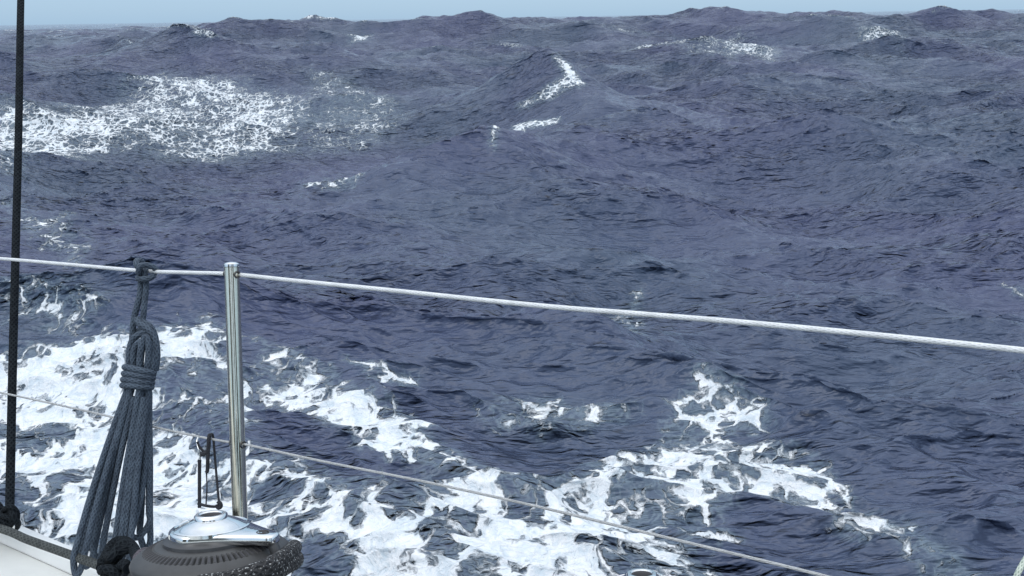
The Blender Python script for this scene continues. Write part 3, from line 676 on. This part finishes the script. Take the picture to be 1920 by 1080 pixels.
# --- winch
def winch(c, ax, arm_dir, label, emblem=True):
    c = Vector(c)
    root = empty('winch', c - ax * .13)
    tag(root, label, 'winch', 'self-tailing winches')
    e1 = (arm_dir - ax * arm_dir.dot(ax)).normalized(); e2 = ax.cross(e1)
    # upper jaw ring with pressed slots
    NS = 288
    prof = [(.040, .003), (.052, .0035), (.0560, .0030), (.0600, .0015), (.0610, .0012), (.0720, -.0030), (.0730, -.0034), (.0800, -.0075), (.0850, -.0120), (.0862, -.0150), (.0855, -.0185), (.0820, -.0200), (.060, -.0190)]
    def mod(j, k): return -.0030 if (4 <= j <= 5 and k % 4 == 0) else 0.
    bm = bmesh.new(); lathe(bm, prof, c, ax, NS, mod, e1); build('jaw_ring', bm, M_ring, root)
    for k in range(72):
        pass
    # slots as dark recess lines inside the ring
    bm = bmesh.new()
    for k in range(72):
        a = 2 * math.pi * (k + .5) / 72; rd = math.cos(a) * e1 + math.sin(a) * e2; td = ax.cross(rd)
        for ra, rb, ha, hb in ((.0625, .0715, .0012, -.0024),):
            q = [c + rd * ra + td * -.0009 + ax * ha, c + rd * rb - td * .0011 + ax * hb, c + rd * rb + td * .0011 + ax * hb, c + rd * ra + td * .0009 + ax * ha]
            lo = [p - ax * .002 for p in q]
            vs = [bm.verts.new(p) for p in q + lo]
            for f in ((0, 1, 2, 3), (7, 6, 5, 4), (0, 4, 5, 1), (1, 5, 6, 2), (2, 6, 7, 3), (3, 7, 4, 0)): bm.faces.new([vs[i] for i in f])
    sl_ = build('slots', bm, M_dark, root, False)
    # lower jaw, drum and base
    bm = bmesh.new(); lathe(bm, [(.060, -.0215), (.080, -.0235), (.0835, -.0265), (.0825, -.031), (.074, -.038), (.062, -.043)], c, ax, 96, None, e1); build('lower_jaw', bm, M_blackmetal, root)
    bm = bmesh.new(); lathe(bm, [(.062, -.043), (.055, -.050), (.050, -.070), (.050, -.090), (.056, -.105), (.070, -.115), (.074, -.120), (.074, -.130), (0, -.130)], c, ax, 96, None, e1); build('drum', bm, M_blackmetal, root)
    # black spacer below the chrome cap
    bm = bmesh.new(); lathe(bm, [(.052, .002), (.0515, .007), (.044, .0105), (0, .0105)], c, ax, 72, None, e1); build('collar', bm, M_blackmetal, root)
    # chrome cap drawn out into the stripper arm: teardrop outline
    def outline(rad, lg, w, n=72):
        pts = []
        tip = lg
        for k in range(n):
            a = 2 * math.pi * k / n
            x, y = rad * math.cos(a), rad * math.sin(a)
            if x > 0:
                t = x / rad
                # tapers towards a blunt tip
                xx = x + (tip - rad) * t ** 1.35
                yy = math.copysign(w, y) * min(1, abs(y) / (rad * .42)) if False else y
                s_ = math.sin(a)
                yy = (1 if s_ >= 0 else -1) * (rad * abs(s_) ** .9 * (1 - t) + w * (abs(s_) ** .35) * t)
                x, y = xx, yy
            pts.append((x, y))
        return pts
    bm = bmesh.new(); rings = []
    for inset, h in ((.0015, .0075), (0, .0095), (0, .0155), (.0010, .0172), (.0030, .0182)):
        o_ = outline(.0455 - inset, .0880 - inset, .014 - inset * .6)
        rings.append([bm.verts.new(c + e1 * x + e2 * y + ax * (h - max(0, x - .03) * .05)) for x, y in o_])
    for A, B in zip(rings[:-1], rings[1:]):
        for k in range(len(A)): bm.faces.new((A[k], A[(k + 1) % len(A)], B[(k + 1) % len(A)], B[k]))
    bm.faces.new(rings[-1]); bm.faces.new(rings[0][::-1])
    bmesh.ops.recalc_face_normals(bm, faces=bm.faces)
    arm = build('stripper_arm', bm, M_chrome, root)
    bm = bmesh.new(); lathe(bm, [(.0425, .0150), (.0425, .0188), (.0405, .0196), (.0395, .0188), (.0370, .0192), (.030, .0230), (.0205, .0268), (.0185, .0275), (.0180, .0310), (.0165, .0325), (.0135, .0325), (.0120, .0310)], c, ax, 96, None, e1)
    cap = build('top_cap', bm, M_chrome, root)
    bm = bmesh.new(); lathe(bm, [(.0121, .0311), (.0100, .0285), (.0095, .0200), (0, .0200)], c, ax, 16, None, e1); build('handle_socket', bm, M_dark, cap)
    # two raised ribs and a small notch on the cap
    bm = bmesh.new()
    for a in (2.2, 2.75, 3.6):
        rd = math.cos(a) * e1 + math.sin(a) * e2
        tube(bm, [c + rd * .024 + ax * .0262, c + rd * .030 + ax * .0236, c + rd * .035 + ax * .0212], .0013, 8)
    build('cap_rib', bm, M_chrome, cap)
    # oval emblem pressed into the tip of the arm, a curl inside it
    ec = c + e1 * .070 + ax * .0166
    bm = bmesh.new()
    tube(bm, [ec + e1 * .0068 * math.cos(a) + e2 * .0060 * math.sin(a) for a in [2 * math.pi * i / 28 for i in range(28)]], .0006, 6, True)
    tube(bm, catmull([ec + e1 * x + e2 * y for x, y in ((-.0035, -.0015), (-.0020, .0020), (.0010, .0018), (.0005, -.0010), (.0020, -.0024), (.0042, -.0005))], 6), .0006, 6)
    build('emblem', bm, M_dark, arm)
    # stripper finger under the arm, reaching between the jaws
    bm = bmesh.new(); tube(bm, catmull([c + e1 * .080 + ax * .008, c + e1 * .086 - ax * .004, c + e1 * .088 - ax * .018, c + e1 * .082 - ax * .026], 6), .006, 12); build('stripper_finger', bm, M_blackmetal, root)
    return root
WC = at(397, 1017, 1.0)
# arm points to the right and towards the viewer
winch(WC, U, (rt * .93 - fw * .36), 'large self-tailing winch with chrome top and black slotted ring beside the stanchion')
winch(at(1205, 1126, 1.04), U, (-fw), 'second winch at the bottom centre edge, only the rim of its chrome top showing')
# pedestals on the coaming below the frame
def pedestal(c, label):
    c = Vector(c) - U * .131
    bm = bmesh.new(); lathe(bm, [(0, 0), (.085, 0), (.095, -.01), (.10, -.12), (.13, -.5), (0, -.5)], c, U, 64)
    tag(build('winch_pedestal', bm, M_gel), label, 'pedestal', 'winch pedestals')
pedestal(WC, 'white moulded pedestal under the large winch beside the stanchion')
pedestal(at(1205, 1126, 1.04), 'white moulded pedestal under the second winch at the bottom centre')

# --- flecked black sheet wound on the winch
def wl(a, r, h, c=WC):
    e1 = (rt - U * rt.dot(U)).normalized(); e2 = U.cross(e1)     # e2 points away from the viewer
    if e2.dot(fw) < 0: e2 = -e2
    return c + (math.cos(a) * e1 + math.sin(a) * e2) * r + U * h
bm = bmesh.new(); pts = []
for k in range(0, 200):
    a = R(25) - k * R(7.2); h = -.052 - .0125 * (k / 50.); pts.append(wl(a, .0635, h))
tube(bm, pts, .0075, 14)
sheet = build('winch_sheet', bm, M_fleck)
tag(sheet, 'thick flecked black sheet wound round the winch drum and poking out at its right', 'rope')
bm = bmesh.new(); tube(bm, catmull([at(552, 1026, 1.03), at(541, 1036, .99), at(517, 1053, .95), at(480, 1070, .925), at(430, 1086, .915), at(370, 1094, .92), at(320, 1100, .95), at(285, 1092, .99)], 10), .0088, 16)
build('upper_turn', bm, M_fleck, sheet)
bm = bmesh.new(); tube(bm, catmull([at(553, 1048, 1.02), at(541, 1056, .99), at(506, 1075, .95), at(450, 1090, .925), at(400, 1100, .915)], 10), .0105, 16)
build('lower_turn', bm, M_fleck, sheet)
# maroon-grey line coming round the left side of the winch
bm = bmesh.new(); tube(bm, catmull([at(292, 1046, 1.20), at(276, 1040, 1.12), at(264, 1048, 1.06), at(262, 1075, 1.02), at(258, 1130, 1.0)], 10), .0095, 14)
tag(build('furling_line', bm, rope_mat('maroon_rope', (.04, .032, .04, 1), (.11, .095, .105, 1), .7)), 'dull maroon-grey rope passing the left side of the winch', 'rope')
# pale line end at the lower right corner
bm = bmesh.new(); tube(bm, catmull([at(1935, 1030, 1.3), at(1915, 1062, 1.29), at(1900, 1095, 1.28), at(1880, 1150, 1.27)], 8), .0042, 12)
o_ = tag(build('halyard_tail', bm, rope_mat('pale_green_rope', (.30, .36, .30, 1), (.62, .68, .58, 1), .7)), 'pale green rope end slanting across the lower right corner', 'rope')
